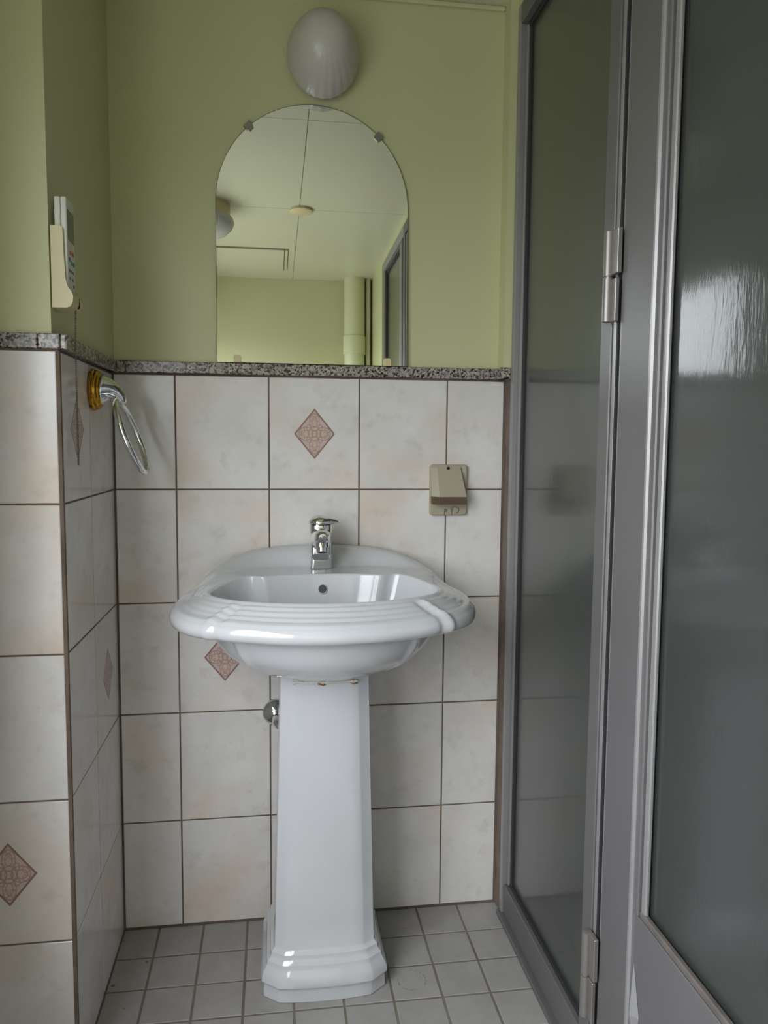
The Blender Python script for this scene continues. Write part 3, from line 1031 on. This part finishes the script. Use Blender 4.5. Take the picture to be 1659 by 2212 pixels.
# ------------------------------------------------------------------ remote control in its cradle
XW = -0.3425
cr = empty('remote_cradle', (XW, -.366, 1.317), 'cream plastic wall cradle holding the remote control', 'holder')
prof = [(-.335 - .0062, 1.446), (-.3265, 1.446), (-.3225, 1.443), (-.3215, 1.40), (-.3195, 1.362), (-.3165, 1.350), (-.311, 1.343), (-.3085, 1.336), (-.3095, 1.326), (-.3135, 1.319), (-.320, 1.317), (-.3412, 1.317)]
for y0, y1 in ((-.397, -.3925), (-.3415, -.337)):
    prism('side_wall', prof, 'y', y0, y1, M_CREAM, cr)
boxes('back_plate', [(-.3412, -.3372, -.3925, -.3415, 1.317, 1.440)], M_CREAM, cr)
bm_prof = [(-.3372, 1.317), (-.320, 1.317), (-.3135, 1.319), (-.3095, 1.326), (-.3085, 1.336), (-.311, 1.343), (-.3145, 1.3415), (-.3150, 1.328), (-.3372, 1.326)]
prism('cup', bm_prof, 'y', -.3925, -.3415, M_CREAM, cr)
boxes('slot', [(-.3120, -.3083, -.3575, -.3560, 1.322, 1.338)], M_DARK, cr)

rm = empty('remote_control', (-.326, -.367, 1.328), 'ivory air conditioner remote with a grey display, resting in the cradle', 'remote control')
boxes('rear_shell', [(-.3360, -.3265, -.3912, -.3428, 1.3285, 1.4930)], M_WHITEP, rm, .0030, 3)
boxes('front_shell', [(-.3262, -.3170, -.3912, -.3428, 1.3285, 1.4930)], M_WHITEP, rm, .0030, 3)
boxes('display', [(-.3172, -.3164, -.3860, -.3480, 1.427, 1.475)], M_LCD, rm, .0003)
for m_, ys_, z0 in ((M_ORANGE, (-.372, -.357), 1.409), (M_BLUE, (-.380,), 1.397), (M_GREEN, (-.366, -.354), 1.393), (M_GREYB, (-.381, -.370, -.359), 1.379), (M_GREYB, (-.378, -.362), 1.367), (M_GREYB, (-.356,), 1.357)):
    for y_ in ys_:
        w_ = .0042 if m_ is not M_GREYB else .003
        boxes('button', [(-.3172, -.3162, y_ - w_, y_ + w_, z0 - w_ * .8, z0 + w_ * .8)], m_, rm, .0003)

# bead chain: straight down, then a doubled loop
bm = bmesh.new()
path = []
x0, y0 = -.3140, -.3605
z = 1.320
pts = []
while z > 1.066:
    pts.append((x0 - (0.0018 if z < 1.26 else 0.0018 * (1.32 - z) / .06), y0 + (.0012 if z < 1.19 else 0), z))
    z -= .0034
for k in range(4):
    pts.append((x0 - .0018, y0 + .0012 - .0016 * k / 3 - .0008, 1.0655 - .0018 * math.sin(PI * k / 3)))
z = 1.068
while z < 1.185:
    pts.append((x0 - .0018, y0 - .0026 + .0030 * sstep(1.15, 1.185, z), z))
    z += .0034
for p in pts:
    bmesh.ops.create_icosphere(bm, subdivisions=1, radius=.0017, matrix=Matrix.Translation(p))
me = bpy.data.meshes.new('bead_chain')
bm.to_mesh(me)
bm.free()
ch = link('bead_chain', me, M_CHAIN, None, 180)
tag(ch, 'thin metal bead chain hanging from the remote cradle', 'chain')

# ------------------------------------------------------------------ towel ring
YT = -.188
tr = empty('towel_ring', (XP, YT, 1.198), 'chrome towel ring on a gold rosette on the left side wall', 'towel ring')
lathe('rosette', (XP + .0002, YT, 1.200), (1, 0, 0), [(0, .0375), (.002, .0395), (.006, .0395), (.008, .037), (.009, .0365), (.011, .0372), (.014, .0355), (.0155, .0325), (.017, .0325), (.020, .030), (.0205, .026), (.0205, .001)], M_GOLD, tr, 48, 50)
arm = []
for k in range(14):
    u = k / 13
    x = XP + .019 + .036 * math.sin(u * PI / 2 * .98)
    z = 1.200 - .027 * (1 - math.cos(u * PI / 2)) ** 1.0
    r = .0215 * (1 - u) ** 1.5 + .0088
    if k == 13: r = .004
    arm.append(((x, YT, z), r))
tube('arm', [a[0] for a in arm], [a[1] for a in arm], M_CHROME, tr, 24)
T = math.radians(20)
RR = .0725
rc = Vector((-.2835, YT, 1.180)) + Vector((math.sin(T), 0, -math.cos(T))) * RR
tube('ring', [rc + Vector((0, 1, 0)) * RR * math.sin(2 * PI * k / 64) - Vector((math.sin(T), 0, -math.cos(T))) * RR * math.cos(2 * PI * k / 64) for k in range(64)], .0060, M_CHROME, tr, 14, True)

# ------------------------------------------------------------------ things seen in the mirror
rose = lathe('ceiling_rose', (.120, -1.385, ZC), (0, 0, -1), [(0, .043), (.004, .045), (.009, .044), (.012, .038), (.0125, .001)], M_ROSE, None, 40, 40)
tag(rose, 'round yellowed plastic cover at the joint of the ceiling boards', 'ceiling cover')
cl = empty('ceiling_lamp', (-.262, -1.385, ZC), 'round ceiling lamp with an opal dome, reflected at the left of the mirror', 'lamp')
lathe('drum', (-.262, -1.385, ZC), (0, 0, -1), [(0, .110), (.045, .110), (.045, .001)], M_ROSE, cl, 48, 40)
lathe('dome', (-.262, -1.385, ZC - .0452), (0, 0, -1), [(0, .112), (.006, .122), (.02, .126), (.04, .118), (.06, .098), (.075, .065), (.083, .03), (.084, .001)], M_LAMP, cl, 48, 60)
hv = empty('ceiling_vent', (-.12, -2.115, ZC), 'flat rectangular ventilation cover on the ceiling, reflected in the mirror', 'vent')
boxes('vent_frame', [(-.33, .082, -2.312, -1.932, ZC - .002, ZC)], M_CJOINT, hv)
boxes('vent_cover', [(-.329, .062, -2.2935, -1.9415, ZC - .007, ZC - .0022)], M_CEIL, hv, .001)
boxes('vent_trim', [(.066, .079, -2.2935, -1.9415, ZC - .007, ZC - .0022)], M_CEIL, hv, .001)
pp = empty('drain_pipe', (.437, YF + .058, 0), 'thick painted drain pipe in the corner opposite the mirror', 'pipe')
lathe('pipe', (.437, YF + .062, 0), (0, 0, 1), [(0, .0535), (1.654, .0535), (1.654, .0545), (ZC, .0545)], M_PIPE, pp, 40, 40)
lathe('pipe_collar', (.437, YF + .062, 1.655), (0, 0, 1), [(0, .0595), (.095, .0595), (.098, .056)], M_PIPE, pp, 40, 40)
p2 = lathe('water_pipe', (.5115, YF + .060, 0), (0, 0, 1), [(0, .0120), (ZC, .0120)], M_PIPE, None, 24, 40)
tag(p2, 'thin painted water pipe in the corner beside the thick drain pipe', 'pipe')
